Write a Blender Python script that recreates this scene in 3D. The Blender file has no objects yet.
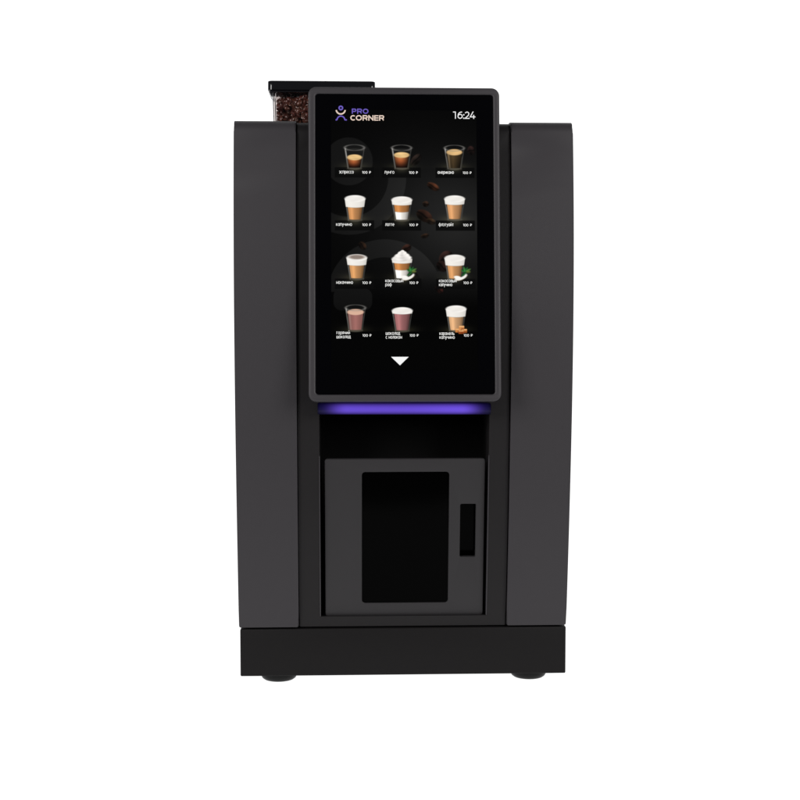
import bpy, bmesh, math, random
import numpy as np
from mathutils import Vector, Matrix

# ------------------------------------------------------------------ camera, world, lamps
C = bpy.context.scene.collection
scene = bpy.context.scene
R = math.radians
F_PX = 1333.0                                  # focal length in pixels of the 800 px photograph
PITCH = math.atan(80 / F_PX)
CAM = Vector((0, -1.597, 0.447))
cam_data = bpy.data.cameras.new('camera')
cam_data.sensor_width = 36
cam_data.lens = 36 * F_PX / 800
cam_data.clip_start = 0.05
cam_data.clip_end = 100
cam = bpy.data.objects.new('camera', cam_data)
cam.location = CAM
cam.rotation_euler = (R(90) - PITCH, 0, 0)
C.objects.link(cam)
scene.camera = cam

world = bpy.data.worlds.new('World')
scene.world = world
world.use_nodes = True
bg = world.node_tree.nodes['Background']
bg.inputs['Color'].default_value = (0.9, 0.92, 1.0, 1)
bg.inputs['Strength'].default_value = 0.10

def softbox(name, loc, target, sx, sy, power, color=(1, 0.985, 0.97)):
    d = bpy.data.lights.new(name, 'AREA')
    d.shape = 'RECTANGLE'; d.size = sx; d.size_y = sy
    d.energy = power; d.color = color
    o = bpy.data.objects.new(name, d)
    o.location = loc
    o.rotation_euler = (Vector(target) - Vector(loc)).to_track_quat('-Z', 'Y').to_euler()
    C.objects.link(o)
softbox('softbox_key', (-1.05, -1.1, 0.92), (0, 0, 0.62), 0.6, 0.9, 20)
softbox('softbox_fill', (1.1, -1.06, 0.9), (0, 0, 0.62), 0.6, 0.9, 19)

scene.view_settings.view_transform = 'Standard'
scene.view_settings.look = 'None'
scene.view_settings.exposure = 0
scene.view_settings.gamma = 1

# ------------------------------------------------------------------ measuring
ROOT_LOC = Vector((0.0055, 0, 0))
ROOT_ROT = R(2.2)
ROOT_M = Matrix.Translation(ROOT_LOC) @ Matrix.Rotation(ROOT_ROT, 4, 'Z')
ROOT_I = ROOT_M.inverted()
CAM_M = Matrix.Translation(CAM) @ Matrix.Rotation(R(90) - PITCH, 4, 'X')

def L(px, py, Y):
    """point of the machine's own frame at depth Y that the photograph shows at px, py"""
    d = CAM_M.to_3x3() @ Vector(((px - 400) / F_PX, (400 - py) / F_PX, -1))
    o = ROOT_I @ CAM
    d = ROOT_I.to_3x3() @ d
    t = (Y - o.y) / d.y
    return o + d * t

class Frame:
    """a flat face of the machine: measured in photograph units across its width and height"""
    def __init__(s, cx, y0, Y0, y1, Y1):
        T = L(cx, y0, Y0); B = L(cx, y1, Y1)
        B.x = T.x = (T.x + B.x) / 2
        s.cx = cx; s.cy = (y0 + y1) / 2
        s.o = (T + B) / 2
        s.v = (T - B).normalized()
        s.u = Vector((1, 0, 0))
        s.n = s.u.cross(s.v)
        s.sv = (T - B).length / (y1 - y0)
        Ym = (Y0 + Y1) / 2
        s.su = (L(cx + 50, s.cy, Ym).x - L(cx - 50, s.cy, Ym).x) / 100
    def p(s, px, py, off=0.0):
        return s.o + s.u * ((px - s.cx) * s.su) + s.v * ((s.cy - py) * s.sv) + s.n * off

# ------------------------------------------------------------------ materials
def srgb(r, g=None, b=None):
    if g is None: g = b = r
    f = lambda c: (c / 255) / 12.92 if c / 255 <= 0.04045 else ((c / 255 + 0.055) / 1.055) ** 2.4
    return (f(r), f(g), f(b))

def mat(name, col, rough=0.5, spec=0.5, metal=0.0, bump=0.0, scale=900, vary=0.0):
    m = bpy.data.materials.new(name); m.use_nodes = True
    nt = m.node_tree; b = nt.nodes['Principled BSDF']
    b.inputs['Base Color'].default_value = (*col, 1)
    b.inputs['Roughness'].default_value = rough
    b.inputs['Specular IOR Level'].default_value = spec
    b.inputs['Metallic'].default_value = metal
    if bump or vary:
        tc = nt.nodes.new('ShaderNodeTexCoord')
    if bump:
        n = nt.nodes.new('ShaderNodeTexNoise'); n.inputs['Scale'].default_value = scale
        n.inputs['Detail'].default_value = 3
        bp = nt.nodes.new('ShaderNodeBump'); bp.inputs['Strength'].default_value = bump
        bp.inputs['Distance'].default_value = 0.0004
        nt.links.new(tc.outputs['Object'], n.inputs['Vector'])
        nt.links.new(n.outputs['Fac'], bp.inputs['Height'])
        nt.links.new(bp.outputs['Normal'], b.inputs['Normal'])
    if vary:
        n2 = nt.nodes.new('ShaderNodeTexNoise'); n2.inputs['Scale'].default_value = 9
        n2.inputs['Detail'].default_value = 4
        mr = nt.nodes.new('ShaderNodeMapRange')
        mr.inputs['To Min'].default_value = rough - vary; mr.inputs['To Max'].default_value = rough + vary
        nt.links.new(tc.outputs['Object'], n2.inputs['Vector'])
        nt.links.new(n2.outputs['Fac'], mr.inputs['Value'])
        nt.links.new(mr.outputs['Result'], b.inputs['Roughness'])
    return m

def emit_attr(name, strength=1.0, rough=0.1, spec=0.05):
    m = bpy.data.materials.new(name); m.use_nodes = True
    nt = m.node_tree; b = nt.nodes['Principled BSDF']
    b.inputs['Base Color'].default_value = (0.001, 0.001, 0.001, 1)
    b.inputs['Roughness'].default_value = rough
    b.inputs['Specular IOR Level'].default_value = spec
    a = nt.nodes.new('ShaderNodeAttribute'); a.attribute_name = 'Col'
    nt.links.new(a.outputs['Color'], b.inputs['Emission Color'])
    b.inputs['Emission Strength'].default_value = strength
    return m

def emit(name, col, strength=1.0):
    m = bpy.data.materials.new(name); m.use_nodes = True
    b = m.node_tree.nodes['Principled BSDF']
    b.inputs['Base Color'].default_value = (0.001, 0.001, 0.001, 1)
    b.inputs['Specular IOR Level'].default_value = 0.06
    b.inputs['Emission Color'].default_value = (*col, 1)
    b.inputs['Emission Strength'].default_value = strength
    return m

M_PANEL = mat('graphite_powder_coat', (0.0285, 0.0263, 0.0290), 0.52, 0.2, 0, 0.25, 1400, 0.05)
M_FASCIA = mat('black_powder_coat', (0.0112, 0.0103, 0.0108), 0.5, 0.12, 0, 0.2, 1400, 0.05)
M_BASE = mat('plinth_paint', (0.0066, 0.0060, 0.0062), 0.5, 0.1, 0, 0.2, 1400, 0.05)
M_DOOR = mat('door_paint', (0.0215, 0.0203, 0.0217), 0.5, 0.2, 0, 0.2, 1400, 0.05)
M_BEZEL = mat('bezel_aluminium', (0.031, 0.0286, 0.0316), 0.45, 0.25, 0.0, 0.15, 1400, 0.04)
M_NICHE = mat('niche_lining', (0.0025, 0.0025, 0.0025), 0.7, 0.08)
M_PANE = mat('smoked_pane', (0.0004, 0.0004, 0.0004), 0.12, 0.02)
M_GLASS = mat('screen_glass', (0.0008, 0.0008, 0.0012), 0.1, 0.06)
M_RUBBER = mat('foot_rubber', (0.0035, 0.0035, 0.0035), 0.4, 0.15)
M_LID = mat('gloss_black_plastic', (0.004, 0.004, 0.005), 0.1, 0.45)
M_PICT = emit_attr('screen_picture')
M_LED = emit_attr('led_diffuser', 1.0, 0.4, 0.08)
M_WHITE = emit('screen_white', srgb(246, 246, 246))
M_TEXT = emit('screen_caption', srgb(232, 232, 229))
M_PURPLE = emit('screen_purple', srgb(108, 92, 188))
M_CREAM = emit('screen_cream', srgb(228, 206, 190))

# ------------------------------------------------------------------ helpers
def finish(me, o, m, parent, smooth=True, angle=35):
    if m is not None: me.materials.append(m)
    if smooth:
        me.polygons.foreach_set('use_smooth', [True] * len(me.polygons))
        me.set_sharp_from_angle(angle=R(angle))
    me.update()
    C.objects.link(o)
    if parent is not None: o.parent = parent
    return o

def obj(name, bm, m, parent=None, smooth=True, angle=35):
    bmesh.ops.recalc_face_normals(bm, faces=bm.faces)
    me = bpy.data.meshes.new(name); bm.to_mesh(me); bm.free()
    return finish(me, bpy.data.objects.new(name, me), m, parent, smooth, angle)

def add_box(bm, x0, x1, y0, y1, z0, z1, bevel=0.0, seg=2):
    t = bmesh.new()
    bmesh.ops.create_cube(t, size=1)
    for v in t.verts:
        v.co = Vector(((x0 + x1) / 2 + v.co.x * (x1 - x0), (y0 + y1) / 2 + v.co.y * (y1 - y0), (z0 + z1) / 2 + v.co.z * (z1 - z0)))
    if bevel: bmesh.ops.bevel(t, geom=list(t.edges), offset=bevel, segments=seg, affect='EDGES', profile=0.5)
    me = bpy.data.meshes.new('tmp'); t.to_mesh(me); t.free(); bm.from_mesh(me); bpy.data.meshes.remove(me)

def add_prism(bm, prof, x0, x1, bevel=0.0, seg=3):
    """a side profile of (y, z) points swept from x0 to x1, both rims rounded"""
    t = bmesh.new()
    a = [t.verts.new((x0, y, z)) for y, z in prof]
    b = [t.verts.new((x1, y, z)) for y, z in prof]
    n = len(prof)
    fa = t.faces.new(a); fb = t.faces.new(list(reversed(b)))
    for i in range(n):
        t.faces.new((a[i], b[i], b[(i + 1) % n], a[(i + 1) % n]))
    if bevel:
        es = list({e for f in (fa, fb) for e in f.edges})
        bmesh.ops.bevel(t, geom=es, offset=bevel, segments=seg, affect='EDGES', profile=0.5)
    me = bpy.data.meshes.new('tmp'); t.to_mesh(me); t.free(); bm.from_mesh(me); bpy.data.meshes.remove(me)

def rrect(x0, y0, x1, y1, r, n=8):
    pts = []
    for cx, cy, a0 in ((x1 - r, y0 + r, -90), (x1 - r, y1 - r, 0), (x0 + r, y1 - r, 90), (x0 + r, y0 + r, 180)):
        for k in range(n + 1):
            a = R(a0 + 90 * k / n)
            pts.append((cx + r * math.cos(a), cy + r * math.sin(a)))
    return pts

def plate(name, fr, loops, thick, bevel, m, parent, off=0.0, res=3):
    """a flat plate with holes on a face; its front lies off in front of that face"""
    cu = bpy.data.curves.new('tmp', 'CURVE'); cu.dimensions = '2D'; cu.fill_mode = 'BOTH'
    cu.extrude = max(thick / 2 - bevel, 1e-5); cu.bevel_depth = bevel; cu.bevel_resolution = res
    cu.offset = -bevel
    for lp in loops:
        s = cu.splines.new('POLY'); s.points.add(len(lp) - 1); s.use_cyclic_u = True
        for q, (px, py) in zip(s.points, lp):
            q.co = ((px - fr.cx) * fr.su, (fr.cy - py) * fr.sv, 0, 1)
    t = bpy.data.objects.new('tmp', cu); C.objects.link(t)
    dg = bpy.context.evaluated_depsgraph_get(); dg.update()
    me = bpy.data.meshes.new_from_object(t.evaluated_get(dg))
    bpy.data.objects.remove(t); bpy.data.curves.remove(cu)
    me.name = name
    for v in me.vertices:
        c = v.co.copy()
        v.co = fr.o + fr.u * c.x + fr.v * c.y + fr.n * (c.z - thick / 2 + off)
    me.materials.clear()
    bm = bmesh.new(); bm.from_mesh(me); bmesh.ops.remove_doubles(bm, verts=bm.verts, dist=1e-6)
    bmesh.ops.recalc_face_normals(bm, faces=bm.faces)
    bm.to_mesh(me); bm.free()
    return finish(me, bpy.data.objects.new(name, me), m, parent)

def stroke(bm, fr, pts, w, off, closed=False):
    """a flat pen stroke of width w through pts on a face"""
    n = len(pts); P = [Vector(p) for p in pts]
    Ls, Rs = [], []
    for i in range(n):
        if closed: a, b = P[i - 1], P[(i + 1) % n]
        else: a, b = P[max(i - 1, 0)], P[min(i + 1, n - 1)]
        d0 = (P[i] - a).normalized() if (P[i] - a).length > 1e-6 else (b - P[i]).normalized()
        d1 = (b - P[i]).normalized() if (b - P[i]).length > 1e-6 else d0
        n0 = Vector((-d0.y, d0.x)); n1 = Vector((-d1.y, d1.x))
        mm = (n0 + n1).normalized(); k = min(1 / max(mm.dot(n0), 0.35), 2.2) * w / 2
        Ls.append(bm.verts.new(fr.p(*(P[i] + mm * k), off))); Rs.append(bm.verts.new(fr.p(*(P[i] - mm * k), off)))
    for i in range(n if closed else n - 1):
        j = (i + 1) % n
        bm.faces.new((Ls[i], Ls[j], Rs[j], Rs[i]))

def arc(cx, cy, r, a0, a1, n=18, ry=None):
    ry = ry or r
    return [(cx + r * math.cos(R(a0 + (a1 - a0) * k / n)), cy + ry * math.sin(R(a0 + (a1 - a0) * k / n))) for k in range(n + 1)]

# small letters drawn as pen strokes in a box one x-height tall, y running down from 0 to 1: (width, strokes)
def bow(x0, x1, a0=0, a1=360, y0=0.0, y1=1.0, n=16):
    return arc((x0 + x1) / 2, (y0 + y1) / 2, (x1 - x0) / 2, a0, a1, n, (y1 - y0) / 2)
GLYPH = {
    'а': (0.80, [bow(0, .8), [(.8, 0), (.8, 1)]]),
    'в': (0.72, [[(0, 0), (0, 1)], [(0, 0), (.5, 0), (.64, .12), (.64, .36), (.5, .48), (0, .48)], [(.5, .48), (.72, .6), (.72, .88), (.55, 1), (0, 1)]]),
    'г': (0.55, [[(0, 1), (0, 0), (.55, 0)]]),
    'д': (0.90, [[(.16, .9), (.26, 0), (.74, 0), (.74, .9)], [(0, 1.25), (0, .95), (.9, .95), (.9, 1.25)]]),
    'е': (0.80, [[(0, .52), (.8, .52)] + bow(0, .8, 0, -310)]),
    'и': (0.78, [[(0, 0), (0, 1)], [(0, .95), (.78, .05)], [(.78, 0), (.78, 1)]]),
    'й': (0.78, [[(0, 0), (0, 1)], [(0, .95), (.78, .05)], [(.78, 0), (.78, 1)], [(.18, -.42), (.39, -.3), (.6, -.42)]]),
    'к': (0.72, [[(0, 0), (0, 1)], [(.68, 0), (.08, .5), (.72, 1)]]),
    'л': (0.80, [[(0, 1), (.16, .9), (.24, 0), (.8, 0), (.8, 1)]]),
    'м': (0.95, [[(0, 1), (.02, 0), (.475, .8), (.93, 0), (.95, 1)]]),
    'н': (0.78, [[(0, 0), (0, 1)], [(.78, 0), (.78, 1)], [(0, .5), (.78, .5)]]),
    'о': (0.86, [bow(0, .86)]),
    'п': (0.76, [[(0, 1), (0, 0), (.76, 0), (.76, 1)]]),
    'р': (0.80, [[(0, 0), (0, 1.4)], bow(0, .8)]),
    'с': (0.74, [bow(0, .8, -48, -312)]),
    'т': (0.70, [[(0, 0), (.7, 0)], [(.35, 0), (.35, 1)]]),
    'у': (0.76, [[(0, 0), (.4, .9)], [(.76, 0), (.3, 1.2), (.12, 1.38), (0, 1.36)]]),
    'ф': (1.10, [bow(0, 1.1), [(.55, -.38), (.55, 1.4)]]),
    'ч': (0.70, [[(0, 0), (0, .4), (.12, .58), (.7, .58)], [(.7, 0), (.7, 1)]]),
    'ш': (1.05, [[(0, 0), (0, 1), (1.05, 1), (1.05, 0)], [(.525, 0), (.525, 1)]]),
    'ы': (1.00, [[(0, 0), (0, 1), (.45, 1), (.6, .86), (.6, .6), (.45, .46), (0, .46)], [(1.0, 0), (1.0, 1)]]),
    'ь': (0.66, [[(0, 0), (0, 1), (.5, 1), (.66, .86), (.66, .6), (.5, .46), (0, .46)]]),
    'э': (0.74, [bow(-.06, .74, 228, 492), [(.25, .5), (.74, .5)]]),
    'я': (0.72, [[(.72, 1), (.72, 0), (.2, 0), (.06, .14), (.06, .42), (.2, .56), (.72, .56)], [(.4, .56), (0, 1)]]),
    '1': (0.34, [[(0, -.34), (.3, -.4), (.3, 1)]]),
    '0': (0.80, [bow(0, .8, 0, 360, -.4, 1)]),
    '₽': (0.86, [[(.2, 1), (.2, -.4), (.6, -.4), (.84, -.2), (.84, .08), (.6, .3), (0, .3)], [(0, .66), (.6, .66)]]),
    ' ': (0.30, []),
}
def text(name, fr, body, x0, x1, ybase, xh, m, parent, off, weight=0.6):
    """lettering on a face, set from x0 to x1 on the line ybase, small letters xh tall"""
    gap = 0.32
    total = sum(GLYPH[c][0] for c in body) + gap * (len(body) - 1)
    k = (x1 - x0 - weight) / total
    bm = bmesh.new(); x = x0 + weight / 2; q = 0
    h = xh - weight
    for c in body:
        w, strokes = GLYPH[c]
        for st in strokes:
            q += 1
            stroke(bm, fr, [(x + px * k, ybase - weight / 2 - h + py * h) for px, py in st], weight, off + (q % 3) * 6e-6)
        x += (w + gap) * k
    return obj(name, bm, m, parent, smooth=False)

def tag(o, label, cat, kind=None, group=None):
    if kind: o['kind'] = kind
    if label: o['label'] = label
    if cat: o['category'] = cat
    if group: o['group'] = group

# ------------------------------------------------------------------ the setting: a white sweep with an added glow
def build_table():
    m = bpy.data.materials.new('white_added_glow'); m.use_nodes = True
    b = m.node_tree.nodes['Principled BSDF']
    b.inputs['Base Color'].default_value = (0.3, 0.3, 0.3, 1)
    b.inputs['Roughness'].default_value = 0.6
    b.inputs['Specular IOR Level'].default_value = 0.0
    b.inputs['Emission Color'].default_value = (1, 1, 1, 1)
    b.inputs['Emission Strength'].default_value = 1.0  # glow added to keep the surface white and free of contact shadow
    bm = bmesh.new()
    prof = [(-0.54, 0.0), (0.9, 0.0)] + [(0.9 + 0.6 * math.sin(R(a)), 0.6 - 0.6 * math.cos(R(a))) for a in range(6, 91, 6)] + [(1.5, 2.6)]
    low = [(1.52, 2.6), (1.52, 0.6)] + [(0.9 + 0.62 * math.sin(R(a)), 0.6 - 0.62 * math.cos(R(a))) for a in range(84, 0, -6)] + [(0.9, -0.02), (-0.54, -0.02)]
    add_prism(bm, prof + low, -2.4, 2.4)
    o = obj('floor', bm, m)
    tag(o, 'plain white sweep with added glow under and behind the coffee machine', 'backdrop', 'structure')
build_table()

# ------------------------------------------------------------------ the machine
root = bpy.data.objects.new('coffee_machine', None)
root.empty_display_size = 0.1
root.location = ROOT_LOC; root.rotation_euler = (0, 0, ROOT_ROT)
C.objects.link(root)
tag(root, 'tall dark graphite coffee machine with a lit drinks menu touchscreen and glazed cup door', 'coffee machine')

# front line of the side panels: bowed out at the screen, drawn in towards the plinth
PY = np.array([122, 340, 540, 625.0]); PD = np.array([0.0, -0.015, 0.006, 0.021])
COEF = np.polyfit(PY, PD, 3)
def front_y(py): return float(np.polyval(COEF, py))
def front_curve(py0, py1, inset=0.0, n=28):
    out = []
    for k in range(n + 1):
        py = py0 + (py1 - py0) * k / n
        Y = front_y(py); z = L(404, py, Y).z
        out.append((Y + inset, z))
    return out                                     # from the top downwards when py1 > py0

BACK = 0.42
def side_profile(py0, py1, inset, back, r):
    c = front_curve(py1, py0 + 13, inset)           # bottom to just below the rounded top
    ztop = L(404, py0, front_y(py0)).z
    y_e, z_e = c[-1]
    ry = 0.020
    rz = ztop - z_e
    cap = [(y_e + ry - ry * math.cos(R(a)) , z_e + rz * math.sin(R(a))) for a in range(10, 91, 10)]
    return c + cap + [(back, ztop), (back, c[0][1])]

XL0, XL1 = L(234.2, 330, -0.014).x, L(296.2, 330, -0.014).x
XR0, XR1 = L(511.6, 330, -0.014).x, L(573.2, 330, -0.014).x
for x0, x1 in ((XL0, XL1), (XR0, XR1)):
    bm = bmesh.new()
    add_prism(bm, side_profile(119.9, 626.2, 0, BACK, 0.015), x0, x1, 0.0022, 3)
    obj('side_panel', bm, M_PANEL, root, angle=30)

# shell behind the panels
Z_TOP = L(404, 119.9, 0).z
Z_PANEL_BOT = L(404, 625.5, front_y(625.5)).z
bm = bmesh.new()
add_box(bm, XL1 + 0.0004, XR0 - 0.0004, 0.10, BACK - 0.004, Z_PANEL_BOT, Z_TOP - 0.006, 0.003)
obj('body', bm, M_FASCIA, root)

# dark front between the panels: upper sheet behind the screen, two posts beside the niche and a sill
bm = bmesh.new()
fx0, fx1 = XL1 + 0.0009, XR0 - 0.0012
INS = 0.004
def slab(py0, py1, x0, x1, inset=INS, depth=0.03, bev=0.0008, n=20):
    c = front_curve(py0, py1, inset, n)
    add_prism(bm, c + [(c[-1][0] + depth, c[-1][1]), (c[0][0] + depth, c[0][1])], x0, x1, bev, 2)
nx0, nx1 = L(319.6, 500, 0).x, L(488.6, 500, 0).x
for x0, x1, bot in ((fx0, nx0, 626.5), (nx0, nx1, 404.0), (nx1, fx1, 626.5)):
    add_prism(bm, side_profile(121.0, bot, INS, 0.0975, 0.01), x0, x1, 0.0013, 3)
slab(616.6, 626.5, nx0 - 0.0012, nx1 + 0.0012, depth=0.09, bev=0)
obj('fascia', bm, M_FASCIA, root, angle=30)

# lighter strips added as the highlight along both post edges beside the door
def rim(x0, x1):  # one added highlight strip along a post edge
    b = bmesh.new()
    c = front_curve(456, 616.2, INS - 0.0007, 16)
    add_prism(b, c + [(c[-1][0] + 0.006, c[-1][1]), (c[0][0] + 0.006, c[0][1])], x0, x1, 0.0003, 2)
    obj('edge_highlight', b, M_BEZEL, root, angle=30)
rim(nx0 - 0.0006, nx0 + 0.0005); rim(nx1 - 0.0005, nx1 + 0.0006)

# niche lining behind the door
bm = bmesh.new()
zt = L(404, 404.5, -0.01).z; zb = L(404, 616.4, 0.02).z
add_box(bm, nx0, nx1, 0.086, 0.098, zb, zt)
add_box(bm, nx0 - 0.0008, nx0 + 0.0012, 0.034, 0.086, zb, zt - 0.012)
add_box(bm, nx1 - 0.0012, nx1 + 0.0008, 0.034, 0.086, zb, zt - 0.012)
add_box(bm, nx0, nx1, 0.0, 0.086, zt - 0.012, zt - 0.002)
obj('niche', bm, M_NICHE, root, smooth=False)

# door of the cup niche
D = Frame(404.75, 459, front_y(459) + 0.009, 616, front_y(616) + 0.009)
win = rrect(362, 471.8, 448.6, 602.5, 3.2)
slot = rrect(460, 503.6, 475.6, 556.4, 1.2)
door = plate('door', D, [rrect(325.2, 459.0, 484.2, 615.6, 2.5), win, slot], 0.006, 0.0009, M_DOOR, root)
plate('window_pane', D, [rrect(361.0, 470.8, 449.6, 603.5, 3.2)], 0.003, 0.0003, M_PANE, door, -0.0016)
bm = bmesh.new()
p0 = D.p(459.4, 557.0); p1 = D.p(476.2, 503.0)
for (ax, bx_, ay, by) in ((459.3, 476.3, 503.0, 557.0),):
    q = [D.p(ax, ay, -0.0145), D.p(bx_, ay, -0.0145), D.p(bx_, by, -0.0145), D.p(ax, by, -0.0145)]
    f = [D.p(ax, ay, -0.0022), D.p(bx_, ay, -0.0022), D.p(bx_, by, -0.0022), D.p(ax, by, -0.0022)]
    qv = [bm.verts.new(v) for v in q]; fv = [bm.verts.new(v) for v in f]
    bm.faces.new(qv)
    for i in range(4): bm.faces.new((qv[i], qv[(i + 1) % 4], fv[(i + 1) % 4], fv[i]))
obj('handle', bm, M_PANE, door, smooth=False)

# plinth and feet
bm = bmesh.new()
YB = front_y(640) - 0.001
zb0, zb1 = L(404, 674.9, YB).z, L(404, 627.9, YB).z
bx0, bx1 = L(240.2, 650, YB).x, L(565.8, 650, YB).x
add_box(bm, bx0, bx1, YB, BACK, zb0, zb1, 0.0016, 3)
add_box(bm, bx0 + 0.006, bx1 - 0.006, YB + 0.008, BACK - 0.006, zb1 - 0.0002, Z_PANEL_BOT + 0.001)
obj('plinth', bm, M_BASE, root)
FR = 0.0232
for fx, fy in ((279.2, 0.0505), (528.0, 0.0505), (279.2, 0.37), (528.0, 0.37)):
    x = L(fx, 678, 0.0505).x
    bm = bmesh.new()
    rings = [(FR * 0.66, 0.0), (FR * 0.80, 0.0007), (FR * 0.90, 0.0024), (FR * 0.97, 0.0052), (FR, 0.0085), (FR, zb0 + 0.001)]
    vs = [[bm.verts.new((x + r * math.cos(2 * math.pi * k / 40), fy + r * math.sin(2 * math.pi * k / 40), z)) for k in range(40)] for r, z in rings]
    for a, b in zip(vs, vs[1:]):
        for k in range(40): bm.faces.new((a[k], a[(k + 1) % 40], b[(k + 1) % 40], b[k]))
    bm.faces.new(list(reversed(vs[0]))); bm.faces.new(vs[-1])
    obj('foot', bm, M_RUBBER, root)

# ------------------------------------------------------------------ touch screen
S = Frame(404.6, 87.2, -0.008, 401.5, -0.046)
screen = plate('touch_screen', S, [rrect(308.6, 87.2, 500.8, 401.5, 8), rrect(315.8, 94.2, 494.2, 394.4, 3)], 0.024, 0.0022, M_BEZEL, root)
plate('back_cover', S, [rrect(309.6, 88.2, 499.8, 400.5, 8)], 0.008, 0.0015, M_FASCIA, screen, -0.0235)
plate('glass', S, [rrect(314.8, 93.2, 495.2, 395.4, 3)], 0.004, 0.0003, M_GLASS, screen, -0.0014)
PICT = -0.0010

# ---- what the screen shows -------------------------------------------------
SX0, SX1, SY0, SY1 = 331.3, 477.4, 110.2, 370.4
def lin(c):
    c = np.asarray(c, float) / 255
    return np.where(c <= 0.04045, c / 12.92, ((c + 0.055) / 1.055) ** 2.4)
def ss(e0, e1, x):
    t = np.clip((x - e0) / (e1 - e0), 0, 1); return t * t * (3 - 2 * t)
def over(img, col, a):
    return img * (1 - a[..., None]) + np.asarray(col, float) * a[..., None]
def ell(x, y, cx, cy, rx, ry, rot=0, soft=0.5):
    c, s = math.cos(R(rot)), math.sin(R(rot))
    dx, dy = x - cx, y - cy
    u, v = (dx * c + dy * s) / rx, (-dx * s + dy * c) / ry
    d = np.sqrt(u * u + v * v)
    return 1 - ss(1 - soft / min(rx, ry), 1 + soft / min(rx, ry), d), u, v
def box(x, y, x0, x1, y0, y1, r=0.0, soft=0.4):
    dx = np.abs(x - (x0 + x1) / 2) - (x1 - x0) / 2 + r
    dy = np.abs(y - (y0 + y1) / 2) - (y1 - y0) / 2 + r
    d = np.hypot(np.maximum(dx, 0), np.maximum(dy, 0)) + np.minimum(np.maximum(dx, dy), 0) - r
    return 1 - ss(-soft, soft, d)
BEANS = [(433.5, 187, 6.4, 3.4, 28, (92, 52, 34), 1), (424.5, 216.5, 8.5, 5.6, 30, (56, 34, 26), 1), (431, 222, 5, 3, 15, (70, 50, 34), .8),
         (426, 204.5, 3.2, 2.8, 0, (58, 40, 30), 1), (425, 236.5, 4, 2.2, -15, (54, 36, 24), .9), (362.5, 246.5, 4.5, 3.4, 50, (52, 34, 24), .9),
         (406.5, 249, 5, 3.6, -30, (60, 36, 28), 1), (446, 258, 7.5, 6, -40, (52, 34, 30), 1), (442, 267, 6, 5, 40, (46, 30, 26), 1),
         (439, 290, 4.6, 3.2, 45, (64, 30, 26), .9), (416.5, 160, 7, 4, -48, (46, 36, 32), 1), (472, 150.5, 3.6, 4.6, -20, (50, 32, 30), .9)]
def background(x, y):
    base = 4 + 30 * np.exp(-(((x - 462) / 62) ** 2 + ((y - 222) / 62) ** 2)) + 8 * np.exp(-(((x - 400) / 60) ** 2 + ((y - 200) / 70) ** 2))
    base = np.maximum(base * (1 - 0.8 * ss(285, 318, y)) - 3, 0)
    lift = np.zeros_like(x)
    fade = 1 - ss(392, 412, x) * ss(266, 290, y)
    a, _, _ = ell(x, y, 349, 162, 24, 24); lift = np.maximum(lift, a * 15)
    d = np.hypot(x - 349, y - 178)
    ring = ss(39.1, 39.9, d) * (1 - ss(57.1, 57.9, d)) * ss(176, 177, y)
    lift = np.maximum(lift, ring * 15)
    d2 = np.hypot(x - 385, y - 298)
    arch = ss(39.6, 40.4, d2) * (1 - ss(57.6, 58.4, d2)) * (1 - ss(292, 293, y))
    foot = np.maximum(box(x, y, 333.5, 372, 289, 311, 8), box(x, y, 425, 470, 272, 288, 3))
    lift = np.maximum(lift, np.maximum(arch * 15, foot * 14) * fade)
    g = base + lift * (1 - 0.35 * ss(300, 315, y))
    img = np.stack([g, g, g * 0.99], -1)
    for cx, cy, rx, ry, rot, col, al in BEANS:
        a, u, v = ell(x, y, cx, cy, rx, ry, rot, 0.7)
        sh = 0.55 + 0.55 * np.clip(-v, -0.6, 1) + 0.15 * np.sin(u * 4)
        groove = 1 - 0.75 * np.exp(-((v - 0.12 * np.sin(u * 3)) / 0.16) ** 2)
        img = img * (1 - (a * al)[..., None]) + np.asarray(col, float) * (sh * groove)[..., None] * (a * al)[..., None]
    return img

ROWS = [(167.9, 178.2), (221.0, 231.2), (279.3, 289.6), None]
COLS = [(335.0, 374.2), (382.2, 421.2), (436.0, 475.2)]
CXS = [354.8, 402.0, 455.0]
BOT = [168.6, 221.2, 279.6, 331.6]
def bars(x, y, img):
    for r in range(4):
        for c in range(3):
            gx = np.exp(-((x - CXS[c]) / 12.5) ** 2)
            yb = BOT[r] - 0.8
            glow = gx * np.where(y < yb, np.exp(-((y - yb) / 4.2) ** 2), np.exp(-((y - yb) / 1.2) ** 2)) * (0.75 if r < 3 else 0.85)
            img = img + np.array([48, 45, 30.0]) * glow[..., None]
            if ROWS[r]:
                a = box(x, y, COLS[c][0], COLS[c][1], ROWS[r][0], ROWS[r][1], 0, 0.4) * 0.92
                img = over(img, (6, 6, 6), a)
                gl = np.exp(-(((x - CXS[c]) / 7) ** 2 + ((y - ROWS[r][0] - 2) / 3.5) ** 2)) * (a > 0.5)
                img = img + np.array([34, 33, 25.0]) * gl[..., None]
    return img

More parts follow.
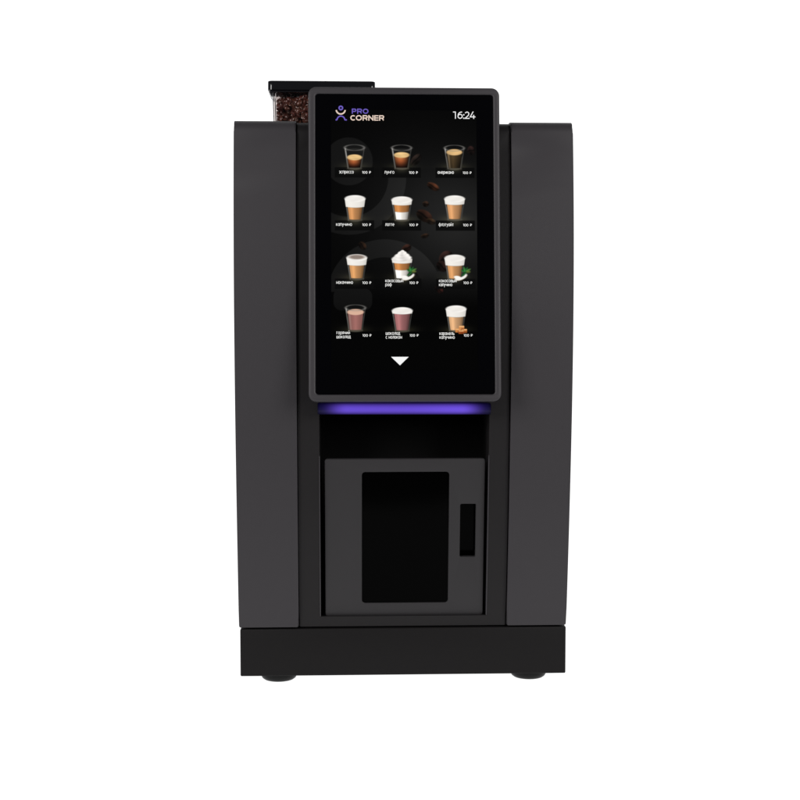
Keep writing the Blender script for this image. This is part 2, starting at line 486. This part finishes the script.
def grid_mesh(name, x0, x1, y0, y1, step, paint, parent, off, cut=False):
    nx = int(round((x1 - x0) / step)) + 1; ny = int(round((y1 - y0) / step)) + 1
    X, Y = np.meshgrid(np.linspace(x0, x1, nx), np.linspace(y0, y1, ny))
    img, al = paint(X, Y)
    o, u, v, n = (np.array(q) for q in (S.o, S.u, S.v, S.n))
    co = o + u * ((X - S.cx) * S.su)[..., None] + v * ((S.cy - Y) * S.sv)[..., None] + n * off
    idx = np.arange(nx * ny).reshape(ny, nx)
    q = np.stack([idx[1:, :-1], idx[1:, 1:], idx[:-1, 1:], idx[:-1, :-1]], -1).reshape(-1, 4)
    if cut:
        q = q[al.reshape(-1)[q].max(1) > 0.06]
        used = np.unique(q); remap = np.full(nx * ny, -1); remap[used] = np.arange(len(used)); q = remap[q]
    else: used = np.arange(nx * ny)
    me = bpy.data.meshes.new(name)
    me.from_pydata(co.reshape(-1, 3)[used].tolist(), [], q.tolist())
    at = me.color_attributes.new('Col', 'FLOAT_COLOR', 'POINT')
    rgba = np.ones((len(used), 4), np.float32); rgba[:, :3] = lin(np.clip(img, 0, 255)).reshape(-1, 3)[used]
    at.data.foreach_set('color', rgba.ravel())
    return finish(me, bpy.data.objects.new(name, me), M_PICT, parent, smooth=False)

def screen_bg(x, y):
    return bars(x, y, background(x, y)), np.ones_like(x)
grid_mesh('display', SX0, SX1, SY0, SY1, 0.5, screen_bg, screen, PICT)

# a drink: straight double-walled glass with layers inside it
def drink(kind, cx, rim, bot, level=None, foam=None, coffee=None, milk=None, col=(184, 130, 82)):
    """rim: height of the rim's middle; bot: underside of the drink; level / foam / coffee: lower ends of the layers"""
    rng = np.random.RandomState(int(cx * 7 + rim))
    def paint(x, y):
        img = bars(x, y, background(x, y)); al = np.zeros_like(x)
        RX, RY = 10.1, 2.9
        t = np.clip((y - rim) / (bot + 2.0 - rim), 0, 1)
        wo = RX - 3.3 * t                                  # outer wall half width
        wi = (RX - 1.5) - 3.3 * t                          # inner wall half width
        if foam is None:
            wi = (RX - 1.7) - 3.0 * t
        dx = x - cx
        fb = bot - 0.2
        def put(c, a):
            nonlocal img, al
            img = img * (1 - a[..., None]) + c * a[..., None] if np.ndim(c) > 1 else over(img, c, a)
            al = np.maximum(al, a)
        inside_o = (1 - ss(-0.35, 0.35, np.abs(dx) - wo)) * ss(rim - 0.3, rim + 0.3, y) * (1 - ss(bot + 1.0, bot + 2.4, y + 0.12 * np.abs(dx)))
        put(np.array([26, 26, 25.0]), inside_o * 0.55)
        # walls
        edge = np.exp(-((np.abs(dx) - wo + 0.35) / 0.5) ** 2) * ss(rim - .3, rim + .5, y) * (1 - ss(bot, bot + 2.2, y))
        put(np.array([150, 146, 140.0]), edge * (0.55 + 0.2 * np.sign(-dx)) * (1 - 0.45 * t))
        # heavy foot of the glass
        a, u, v = ell(x, y, cx, bot + 0.4, 6.6, 1.5, 0, 0.6)
        put(np.array([104, 98, 84.0]), a * 0.65)
        top = level if level is not None else rim
        liq = (1 - ss(-0.35, 0.35, np.abs(dx) - wi)) * ss(top - 0.2, top + 0.2, y) * (1 - ss(fb - 0.5, fb + 0.6, y + 0.012 * dx * dx * 0.6))
        s = dx / np.maximum(wi, 1)
        shade = (0.99 - 0.27 * s - 0.30 * np.clip(np.abs(s) - 0.55, 0, 1) * 1.4 + 0.12 * np.exp(-((s + 0.45) / 0.25) ** 2))[..., None]
        def layer(y0, y1, c, a=1.0, curve=1.0):
            yy = y - curve * (1 - np.clip(s * s, 0, 1))
            m = liq * ss(y0 - 0.5, y0 + 0.5, yy) * (1 - ss(y1 - 0.5, y1 + 0.5, yy))
            put(np.clip(np.asarray(c, float) * shade, 0, 255), m * a)
        if kind == 'espresso':
            lv = level
            tt = np.clip((y - lv - 1) / (fb - lv - 1), 0, 1)
            c0, c1, c2 = np.array([196, 122, 70.0]), np.array([140, 74, 40.0]), np.array([24, 10, 6.0])
            colr = np.where(tt[..., None] < 0.45, c0 + (c1 - c0) * (tt / 0.45)[..., None], c1 + (c2 - c1) * np.clip((tt - 0.45) / 0.5, 0, 1)[..., None])
            rad = np.clip(1.15 - 0.75 * np.abs(s + 0.15) ** 1.6, 0.2, 1.2)[..., None]
            put(np.clip(colr * rad, 0, 255), liq)
            wl = np.interp(lv, [rim, bot + 2], [RX - 1.7, RX - 4.7]) + 0.5
            a, u, v = ell(x, y, cx, lv, wl, 2.9, 0, 0.5)
            n = np.sin(u * 3.1 + v * 2 + cx) * np.sin(v * 4.3 - u * 1.7)
            put(np.clip(np.array([232, 194, 134.0]) * (1 + 0.05 * n - 0.10 * u * u - 0.06 * v)[..., None], 0, 255), a)
        elif kind == 'black':
            lv = level
            colr = np.array([78, 62, 40.0]) * np.clip(1.15 - 0.55 * np.abs(s + 0.2) - 0.35 * np.clip((y - lv) / (fb - lv), 0, 1), 0.2, 1.3)[..., None]
            colr = colr + np.array([60, 54, 46.0]) * np.exp(-((s + 0.8) / 0.14) ** 2)[..., None]
            put(np.clip(colr, 0, 255), liq)
            a, u, v = ell(x, y, cx, lv, 8.0, 3.1, 0, 0.5)
            put(np.clip(np.array([226, 186, 128.0]) * (1 + 0.04 * np.sin(u * 3 + v * 2) - 0.08 * u * u - 0.05 * v)[..., None], 0, 255), a)
        elif kind == 'cocoa':
            lv = level
            put(np.clip(np.asarray(col, float) * np.clip(1.05 - 0.25 * np.abs(s), 0, 1.2)[..., None], 0, 255), liq)
            put(np.array([190, 170, 160.0]), np.exp(-((s + 0.78) / 0.12) ** 2) * liq * 0.35)
            a, u, v = ell(x, y, cx, lv, 8.4, 3.0, 0, 0.5)
            put(np.clip(np.array([216, 176, 152.0]) * (1 + 0.02 * v)[..., None], 0, 255), a)
        elif kind == 'cocoa_foam':
            layer(foam, 999, col, 1, 0.8)
        elif kind in ('layered', 'whipped'):
            layer(foam, coffee, (178, 118, 66), 1, 0.8)
            layer(coffee, 999, (238, 234, 226), 1, 0.6)
        else:
            layer(foam, 999, col, 1, 0.9)
        if foam is not None:
            # milk foam up to the rim, its upper face an oval
            wf = (RX + 0.2) - 2.9 * np.clip((y - rim) / (bot - rim), 0, 1)
            body = (1 - ss(-0.4, 0.4, np.abs(dx) - wf)) * ss(rim - 0.2, rim + 0.2, y) * (1 - ss(foam - 0.5, foam + 0.5, y - 0.9 * (1 - np.clip((dx / wf) ** 2, 0, 1))))
            sf = dx / np.maximum(wf, 1)
            put(np.clip(np.array([240, 236, 229.0]) * (1 - 0.10 * sf ** 4 - 0.05 * sf)[..., None], 0, 255), body)
            if kind == 'whipped':
                h = rim - 8.0
                for k, (yy, w, hh) in enumerate(((rim - 0.6, 10.0, 3.2), (rim - 3.0, 7.6, 2.9), (rim - 5.4, 4.6, 2.6), (rim - 7.2, 2.0, 1.7))):
                    a, u, v = ell(x, y, cx - 0.4 + 0.3 * k, yy, w, hh, -4, 0.5)
                    put(np.clip(np.array([246, 241, 236.0]) * (1 - 0.10 * np.clip(v, 0, 1) - 0.05 * np.sin(u * 5 + k))[..., None], 0, 255), a)
            else:
                ry = 3.4
                a, u, v = ell(x, y, cx, rim, RX + 0.2, ry, 0, 0.5)
                put(np.clip(np.array([247, 244, 239.0]) * (1 - 0.03 * np.sin(u * 4 + v * 3) - 0.04 * u * u)[..., None], 0, 255), a)
                a, u, v = ell(x, y, cx, rim + 0.3, RX - 1.6, ry - 1.0, 0, 0.6)
                put(np.array([236, 231, 224.0]), a * 0.6)
                if kind == 'mocha':
                    a, u, v = ell(x, y, cx, rim - 0.6, 7.6, 2.2, 0, 0.8)
                    n = 0.75 + 0.35 * np.sin(x * 5.1 + y * 2) * np.sin(y * 6.3 - x * 3)
                    put(np.clip(np.array([98, 80, 70.0]) * (0.85 + 0.3 * n)[..., None], 0, 255), a * np.clip(n, 0, 1))
        else:
            # empty glass above the drink: rim as a fine oval line
            a, u, v = ell(x, y, cx, rim, RX - 0.45, RY, 0, 0.3)
            d = np.sqrt(u * u + v * v)
            put(np.array([128, 126, 122.0]), np.exp(-((d - 1) * RY / 0.45) ** 2) * 0.62 * (0.75 + 0.35 * np.abs(u)))
            put(np.array([190, 188, 184.0]), np.exp(-((np.abs(dx + wo - 0.9)) / 0.55) ** 2) * ss(rim, rim + 1.5, y) * (1 - ss(level - 2, level + 3, y)) * 0.75)
            a2, u2, v2 = ell(x, y, cx, rim + 3.0, RX - 2.2, 1.4, 0, 0.3)
            d2 = np.sqrt(u2 * u2 + v2 * v2)
            if level - rim > 6: put(np.array([90, 88, 84.0]), np.exp(-((d2 - 1) * 1.4 / 0.4) ** 2) * 0.4 * (v2 < 0.2))
        # inner glints on the lower walls
        gl = np.exp(-((dx + wo - 1.0) / 0.45) ** 2) * ss(rim + 7, rim + 10, y) * (1 - ss(bot - 1, bot + 1, y))
        put(np.array([200, 190, 176.0]), gl * 0.28)
        gl = np.exp(-((dx - wo + 1.1) / 0.4) ** 2) * ss(rim + 7, rim + 10, y) * (1 - ss(bot - 1, bot + 1, y))
        put(np.array([180, 166, 150.0]), gl * 0.22)
        # garnishes lying beside the glass
        if kind in ('whipped', 'coconut'):
            gx, gy = (cx + 9.5, bot - 8) if kind == 'whipped' else (cx + 11, bot - 8)
            for k, (ang, ln, c) in enumerate(((-150, 4.6, (34, 92, 40)), (-110, 5.2, (46, 112, 52)), (-70, 4.8, (30, 84, 38)), (-35, 5.2, (70, 110, 50)), (-5, 4.2, (84, 96, 44)), (140, 5.0, (28, 78, 36)))):
                ex, ey = gx + 0.5 * ln * math.cos(R(ang)), gy + 1.5 + 0.5 * ln * math.sin(R(ang))
                a, u, v = ell(x, y, ex, ey, ln * 0.62, 1.15, ang, 0.5)
                put(np.clip(np.asarray(c, float) * (1 - 0.35 * v)[..., None], 0, 255), a)
            gx2 = cx + 6.2
            a, u, v = ell(x, y, gx2, bot - 1.6, 6.6, 2.7, -22, 0.5)
            cut_, _, _ = ell(x, y, gx2 - 0.6, bot - 3.8, 5.6, 2.3, -22, 0.6)
            put(np.array([242, 240, 234.0]), a * (1 - cut_))
            put(np.array([120, 96, 66.0]), np.exp(-((np.sqrt(u * u + v * v) - 1) / 0.10) ** 2) * (v > 0.2) * 0.45)
            a, u, v = ell(x, y, gx2 - 3.6, bot - 1.4, 3.6, 1.5, 8, 0.5)
            put(np.array([250, 248, 242.0]), a)
        if kind == 'caramel':
            for (qx, qy, c) in ((457.6, 331.0, (206, 128, 66)), (464.0, 331.4, (192, 110, 52)), (461.2, 328.2, (214, 140, 80)), (460.8, 332.6, (150, 72, 30))):
                b_ = box(x, y, qx - 2.7, qx + 2.7, qy - 1.9, qy + 1.9, 0.7, 0.5)
                tp = box(x, y, qx - 2.6, qx + 2.6, qy - 1.9, qy - 0.5, 0.5, 0.5)
                put(np.asarray(c, float), b_); put(np.array([240, 190, 132.0]), tp * b_ * 0.85)
                put(np.array([96, 44, 18.0]), box(x, y, qx - 0.3, qx + 2.6, qy + 0.2, qy + 1.8, 0.2, 0.6) * b_ * 0.45)
        img2 = np.clip(img, 0, 255)
        return img2, al
    return grid_mesh('drink_picture', cx - 13, cx + 19 if kind in ('whipped', 'coconut') else cx + 13, rim - 11, bot + 3.5, 0.25, paint, screen, PICT + 0.0002, cut=True)

drink('espresso', 354.8, 148.2, 168.6, level=158.0)
drink('espresso', 402.0, 148.2, 168.4, level=155.4)
drink('black', 455.0, 148.2, 168.6, level=152.4)
drink('latte', 355.2, 199.3, 220.6, foam=207.6)
drink('layered', 402.0, 200.4, 220.6, foam=205.2, coffee=212.4)
drink('latte', 455.0, 199.2, 219.8, foam=204.6, col=(192, 140, 94))
drink('mocha', 356.8, 258.4, 279.2, foam=265.6, col=(190, 138, 88))
d = drink('whipped', 402.0, 259.6, 279.2, foam=263.4, coffee=270.4)
drink('coconut', 454.8, 258.6, 279.4, foam=265.8, col=(190, 138, 90))
drink('cocoa', 355.4, 308.4, 330.6, level=312.6, col=(156, 104, 98))
drink('cocoa_foam', 402.0, 311.2, 331.0, foam=314.0, col=(150, 98, 98))
drink('caramel', 455.8, 309.4, 331.0, foam=317.0, col=(198, 154, 112))

# captions and prices under the drinks
TX = PICT + 0.0004
CAP = [(339.2, 354.0, 174.3, 'эспрессо'), (384.6, 394.6, 174.3, 'лунго'), (438.0, 454.4, 174.3, 'американо'),
       (336.2, 352.2, 226.8, 'капучино'), (385.2, 394.4, 226.8, 'латте'), (438.8, 454.0, 226.8, 'флэтуайт'),
       (336.2, 353.0, 284.7, 'мокаччино'), (385.2, 403.2, 283.0, 'кокосовый'), (385.2, 391.6, 286.9, 'раф'),
       (438.8, 456.6, 283.0, 'кокосовый'), (438.8, 452.2, 286.9, 'капучино'),
       (336.4, 349.8, 334.8, 'горячий'), (336.4, 350.6, 338.8, 'шоколад'), (385.4, 399.8, 335.4, 'шоколад'), (385.4, 401.8, 339.2, 'с молоком'),
       (439.0, 454.0, 335.6, 'карамель'), (439.0, 454.4, 339.4, 'капучино')]
for x0, x1, yb, s in CAP:
    text('caption', S, s, x0, x1, yb, 2.75, M_TEXT, screen, TX, 0.45)
for r, yb in enumerate((174.4, 226.9, 284.8, 337.2)):
    for x0 in (362.2, 409.2, 463.2):
        text('price', S, '100 ₽', x0, x0 + 9.0, yb, 2.0, M_TEXT, screen, TX, 0.45)
plate('scroll_arrow', S, [[(390.8, 357.2), (408.2, 357.2), (399.5, 365.6)]], 0.0002, 0.00002, M_WHITE, screen, TX, 0)

# maker's sign at the top of the screen: figure of ring, bowl and arch beside two words
bm = bmesh.new()
stroke(bm, S, arc(341.2, 108.4, 1.75, 0, 342, 19), 1.35, TX, closed=True)
stroke(bm, S, [(336.0, 120.5), (337.0, 120.3)] + arc(341.3, 120.6, 3.9, 188, 352, 18, 4.0) + [(345.4, 120.3), (347.2, 120.4)], 1.25, TX)
H, W = 4.9, 1.15
def letter(bm, ch, x, y, w, h, sw):
    l, r, t, b = x + sw / 2, x + w - sw / 2, y + sw / 2, y + h - sw / 2
    m = (t + b) / 2 + 0.25
    if ch in 'PR':
        q = (m - t) / 2
        stroke(bm, S, [(l, y + h), (l, y)], sw, TX)
        stroke(bm, S, [(l, t)] + arc(r - q, t + q, q, -90, 90, 10) + [(l, m)], sw, TX + 2e-5)
        if ch == 'R': stroke(bm, S, [(r - q - 0.3, m), (r - 0.05, y + h - 0.38)], sw, TX + 4e-5)
    if ch == 'O': stroke(bm, S, arc((l + r) / 2, (t + b) / 2, (r - l) / 2, 0, 345, 23, (b - t) / 2), sw, TX, closed=True)
    if ch == 'C': stroke(bm, S, arc((l + r) / 2 + 0.2, (t + b) / 2, (r - l) / 2 + 0.1, -48, -312, 20, (b - t) / 2), sw, TX)
    if ch == 'N':
        stroke(bm, S, [(l, y + h), (l, y)], sw, TX); stroke(bm, S, [(r, y + h), (r, y)], sw, TX + 2e-5)
        stroke(bm, S, [(l, y + 0.65), (r, y + h - 0.65)], sw, TX + 4e-5)
    if ch == 'E':
        stroke(bm, S, [(l, y + h), (l, y)], sw, TX)
        for yy in (t, (t + b) / 2, b): stroke(bm, S, [(l, yy), (r + sw / 2, yy)], sw * 0.92, TX + 2e-5)
x = 352.2
for ch, w in (('P', 4.6), ('R', 4.9), ('O', 5.7)):
    letter(bm, ch, x, 109.0, w, 5.1, 1.02); x += w + 0.75
o = obj('logo', bm, M_PURPLE, screen, smooth=False)
bm = bmesh.new()
stroke(bm, S, arc(341.1, 109.9, 4.5, 8, 172, 22, 4.6), 1.4, TX)
x = 350.6
for ch, w in (('C', 5.5), ('O', 6.2), ('R', 5.1), ('N', 5.3), ('E', 4.3), ('R', 5.1)):
    letter(bm, ch, x, 115.5, w, 5.5, 1.15); x += w + (0.05 if ch == 'C' else 0.62)
obj('logo', bm, M_CREAM, screen, smooth=False)

# clock in light round numerals
bm = bmesh.new()
cw = 0.86
stroke(bm, S, [(453.9, 111.8), (456.3, 111.8), (456.3, 118.6)], cw, TX)
stroke(bm, S, arc(461.0, 116.1, 2.15, 0, 345, 23, 2.0), cw, TX, closed=True)
stroke(bm, S, [(458.9, 116.1), (459.2, 114.0), (460.3, 112.5), (462.0, 111.8), (463.0, 111.9)], cw, TX + 2e-5)
for yy in (114.6, 118.0): stroke(bm, S, [(464.7, yy - 0.6), (464.7, yy + 0.6)], 1.15, TX)
stroke(bm, S, arc(468.0, 113.6, 1.85, 200, 385, 14, 1.8) + [(469.2, 115.2), (466.2, 118.0), (466.1, 118.15), (470.5, 118.15)], cw, TX)
stroke(bm, S, [(474.2, 111.3), (471.2, 116.6), (476.4, 116.6)], cw, TX)
stroke(bm, S, [(474.7, 114.6), (474.7, 118.6)], cw, TX + 2e-5)
obj('clock', bm, M_WHITE, screen, smooth=False)

# ------------------------------------------------------------------ glowing bar under the screen
def build_led():
    Y = -0.020
    n = 90; sec = 10
    vs, fs, cols = [], [], []
    for i in range(n + 1):
        px = 317.6 + (490.6 - 317.6) * i / n
        e = min(px - 317.6, 490.6 - px)
        f = float(ss(1.0, 30.0, np.array(e))) ** 1.3
        bright = (0.80 + 0.2 * math.exp(-((px - 462) / 40) ** 2) + 0.06 * math.exp(-((px - 350) / 25) ** 2))
        for k in range(sec + 1):
            v = k / sec                                   # over the rounded front, from top to bottom
            py = 403.4 + 11.0 * v
            p = L(px, py, Y)
            bul = 0.006 * math.sin(math.pi * v)
            vs.append((p.x, Y - bul, p.z))
            w = math.sin(math.pi * min(max(v * 0.94 + 0.03, 0), 1)) ** 0.95
            c = np.array(srgb(108, 78, 218)) * (f * bright * w) + np.array(srgb(20, 14, 60)) * (0.25 + 0.75 * w) * min(1, e / 4 + 0.3)
            cols.append((*c, 1))
    b0 = len(vs)
    for i in range(n):
        for k in range(sec):
            a = i * (sec + 1) + k
            fs.append((a, a + 1, a + sec + 2, a + sec + 1))
    me = bpy.data.meshes.new('light_bar')
    # closed at the back
    nb = len(vs)
    for i in range(n + 1):
        for k in (0, sec):
            x, y, z = vs[i * (sec + 1) + k]
            vs.append((x, 0.004, z)); cols.append((0, 0, 0, 1))
    for i in range(n):
        t0, t1 = i * (sec + 1), (i + 1) * (sec + 1)
        q0, q1 = nb + 2 * i, nb + 2 * (i + 1)
        fs.append((t1, q1, q0, t0)); fs.append((t0 + sec, q0 + 1, q1 + 1, t1 + sec))
    me.from_pydata(vs, [], fs)
    at = me.color_attributes.new('Col', 'FLOAT_COLOR', 'POINT')
    at.data.foreach_set('color', np.array(cols, np.float32).ravel())
    return finish(me, bpy.data.objects.new('light_bar', me), M_LED, root, smooth=True)
build_led()

# ------------------------------------------------------------------ bean hopper
HY0, HY1 = 0.10, 0.168
def clear_plastic():
    m = bpy.data.materials.new('clear_plastic'); m.use_nodes = True
    nt = m.node_tree; nt.nodes.remove(nt.nodes['Principled BSDF'])
    tr = nt.nodes.new('ShaderNodeBsdfTransparent'); tr.inputs['Color'].default_value = (0.95, 0.91, 0.9, 1)
    gl = nt.nodes.new('ShaderNodeBsdfGlossy'); gl.inputs['Roughness'].default_value = 0.05
    fr = nt.nodes.new('ShaderNodeFresnel'); fr.inputs['IOR'].default_value = 1.22
    mx = nt.nodes.new('ShaderNodeMixShader')
    nt.links.new(fr.outputs[0], mx.inputs[0]); nt.links.new(tr.outputs[0], mx.inputs[1]); nt.links.new(gl.outputs[0], mx.inputs[2])
    nt.links.new(mx.outputs[0], nt.nodes['Material Output'].inputs['Surface'])
    return m
zl0, zl1 = L(320, 92.0, HY0).z, L(320, 81.4, HY0).z
hx0, hx1 = L(272.2, 100, HY0).x, L(370.4, 100, HY0).x
zh0 = Z_TOP - 0.0045
bm = bmesh.new()
TH = 0.0035
# open tub with tapering walls: outer and inner skins joined at the rim
def ring(bm, x0, x1, y0, y1, z, r, n=5):
    return [bm.verts.new((x, y, z)) for x, y in rrect(x0, y0, x1, y1, r, n)]
tp = 0.0016
o0 = ring(bm, hx0 + tp, hx1 - tp, HY0 + tp, HY1 - tp, zh0, 0.005)
o1 = ring(bm, hx0, hx1, HY0, HY1, zl0 + 0.003, 0.005)
i1 = ring(bm, hx0 + TH, hx1 - TH, HY0 + TH, HY1 - TH, zl0 + 0.003, 0.003)
i0 = ring(bm, hx0 + tp + TH, hx1 - tp - TH, HY0 + tp + TH, HY1 - tp - TH, zh0 + 0.003, 0.003)
n = len(o0)
for a, b in ((o0, o1), (o1, i1), (i1, i0)):
    for k in range(n): bm.faces.new((a[k], a[(k + 1) % n], b[(k + 1) % n], b[k]))
bm.faces.new(i0); bm.faces.new(list(reversed(o0)))
hop = obj('bean_hopper', bm, clear_plastic(), root, angle=12)
bm = bmesh.new()
lx0, lx1 = L(267.8, 86, HY0).x, L(375.3, 86, HY0).x
lr = []
for z, ins in ((zl0 + 0.0012, 0.0008), (zl0 + 0.002, 0.0), (zl1 - 0.0012, 0.0), (zl1 - 0.0004, 0.0004), (zl1, 0.0014)):
    lr.append(ring(bm, lx0 + ins, lx1 - ins, HY0 - 0.005 + ins, HY1 + 0.005 - ins, z, 0.0062 - ins, 8))
for a, b in zip(lr, lr[1:]):
    for k in range(len(a)): bm.faces.new((a[k], a[(k + 1) % len(a)], b[(k + 1) % len(a)], b[k]))
bm.faces.new(list(reversed(lr[0]))); bm.faces.new(lr[-1])
add_box(bm, lx0 + 0.002, lx1 - 0.002, HY0 - 0.003, HY1 + 0.003, zl0 - 0.0010, zl0 + 0.0011, 0.0008, 2)
obj('lid', bm, M_LID, hop)

# roasted beans heaped in the hopper
def bean_mat():
    m = bpy.data.materials.new('roasted_bean'); m.use_nodes = True
    nt = m.node_tree; b = nt.nodes['Principled BSDF']
    a = nt.nodes.new('ShaderNodeAttribute'); a.attribute_name = 'Col'
    nt.links.new(a.outputs['Color'], b.inputs['Base Color'])
    b.inputs['Roughness'].default_value = 0.32
    b.inputs['Specular IOR Level'].default_value = 0.6
    return m
def build_beans():
    rng = random.Random(4)
    t = bmesh.new(); bmesh.ops.create_uvsphere(t, u_segments=10, v_segments=7, radius=1)
    base = []
    for v in t.verts:
        c = v.co.copy(); x, y, z = c.x * 0.0046, c.y * 0.0033, c.z * 0.0026
        if c.z > 0: z = z * 0.45 - 0.0008 * math.exp(-(c.y / 0.2) ** 2)
        base.append(Vector((x, y, z)))
    faces = [[v.index for v in f.verts] for f in t.faces]
    t.free()
    vs, fs, cols = [], [], []
    def put(p):
        rot = Matrix.Rotation(rng.uniform(0, 6.28), 3, 'Z') @ Matrix.Rotation(rng.uniform(0, 6.28), 3, 'X') @ Matrix.Rotation(rng.uniform(0, 6.28), 3, 'Y')
        k = rng.uniform(0.85, 1.1); s = rng.uniform(0.6, 1.5)
        c = (0.055 * s, 0.019 * s * rng.uniform(0.85, 1.15), 0.013 * s, 1)
        o = len(vs)
        for q in base: vs.append(p + rot @ (q * k)); cols.append(c)
        for f in faces: fs.append([o + i for i in f])
    x0, x1 = hx0 + TH + 0.0042, hx1 - TH - 0.0042
    ztop = zl0 - 0.004
    y0, y1 = HY0 + TH + 0.0046, HY1 - TH - 0.0046
    z0 = zh0 + 0.0078
    def heap(x, y):
        return ztop - 0.0022 + 0.0016 * math.sin(x * 75 + y * 40) + 0.0012 * math.sin(x * 171 - y * 90 + 1.3)
    for k in range(260):                              # the layer pressed against the front wall
        x, z = rng.uniform(x0, x1), rng.uniform(z0, ztop)
        if z < heap(x, y0): put(Vector((x, y0 + rng.uniform(-0.0006, 0.0022), z)))
    for k in range(420):                              # the layer against the rear wall
        put(Vector((rng.uniform(x0, x1), y1 - rng.uniform(0, 0.004), rng.uniform(z0, ztop))))
    for k in range(150):
        y, z = rng.uniform(y0, y1), rng.uniform(z0, ztop)
        if z < heap(x0, y): put(Vector((x0 + rng.uniform(-0.0006, 0.002), y, z)))
    for k in range(1100):
        x, y, z = rng.uniform(x0, x1), rng.uniform(y0 + 0.001, y1), rng.uniform(z0, ztop)
        if z < heap(x, y): put(Vector((x, y, z)))
    me = bpy.data.meshes.new('coffee_beans')
    me.from_pydata([tuple(v) for v in vs], [], fs)
    at = me.color_attributes.new('Col', 'FLOAT_COLOR', 'POINT')
    at.data.foreach_set('color', np.array(cols, np.float32).ravel())
    o = bpy.data.objects.new('coffee_beans', me)
    o.matrix_world = ROOT_M
    finish(me, o, bean_mat(), None)
    tag(o, 'dark roasted coffee beans heaped inside the clear hopper', 'coffee beans', 'stuff')
build_beans()
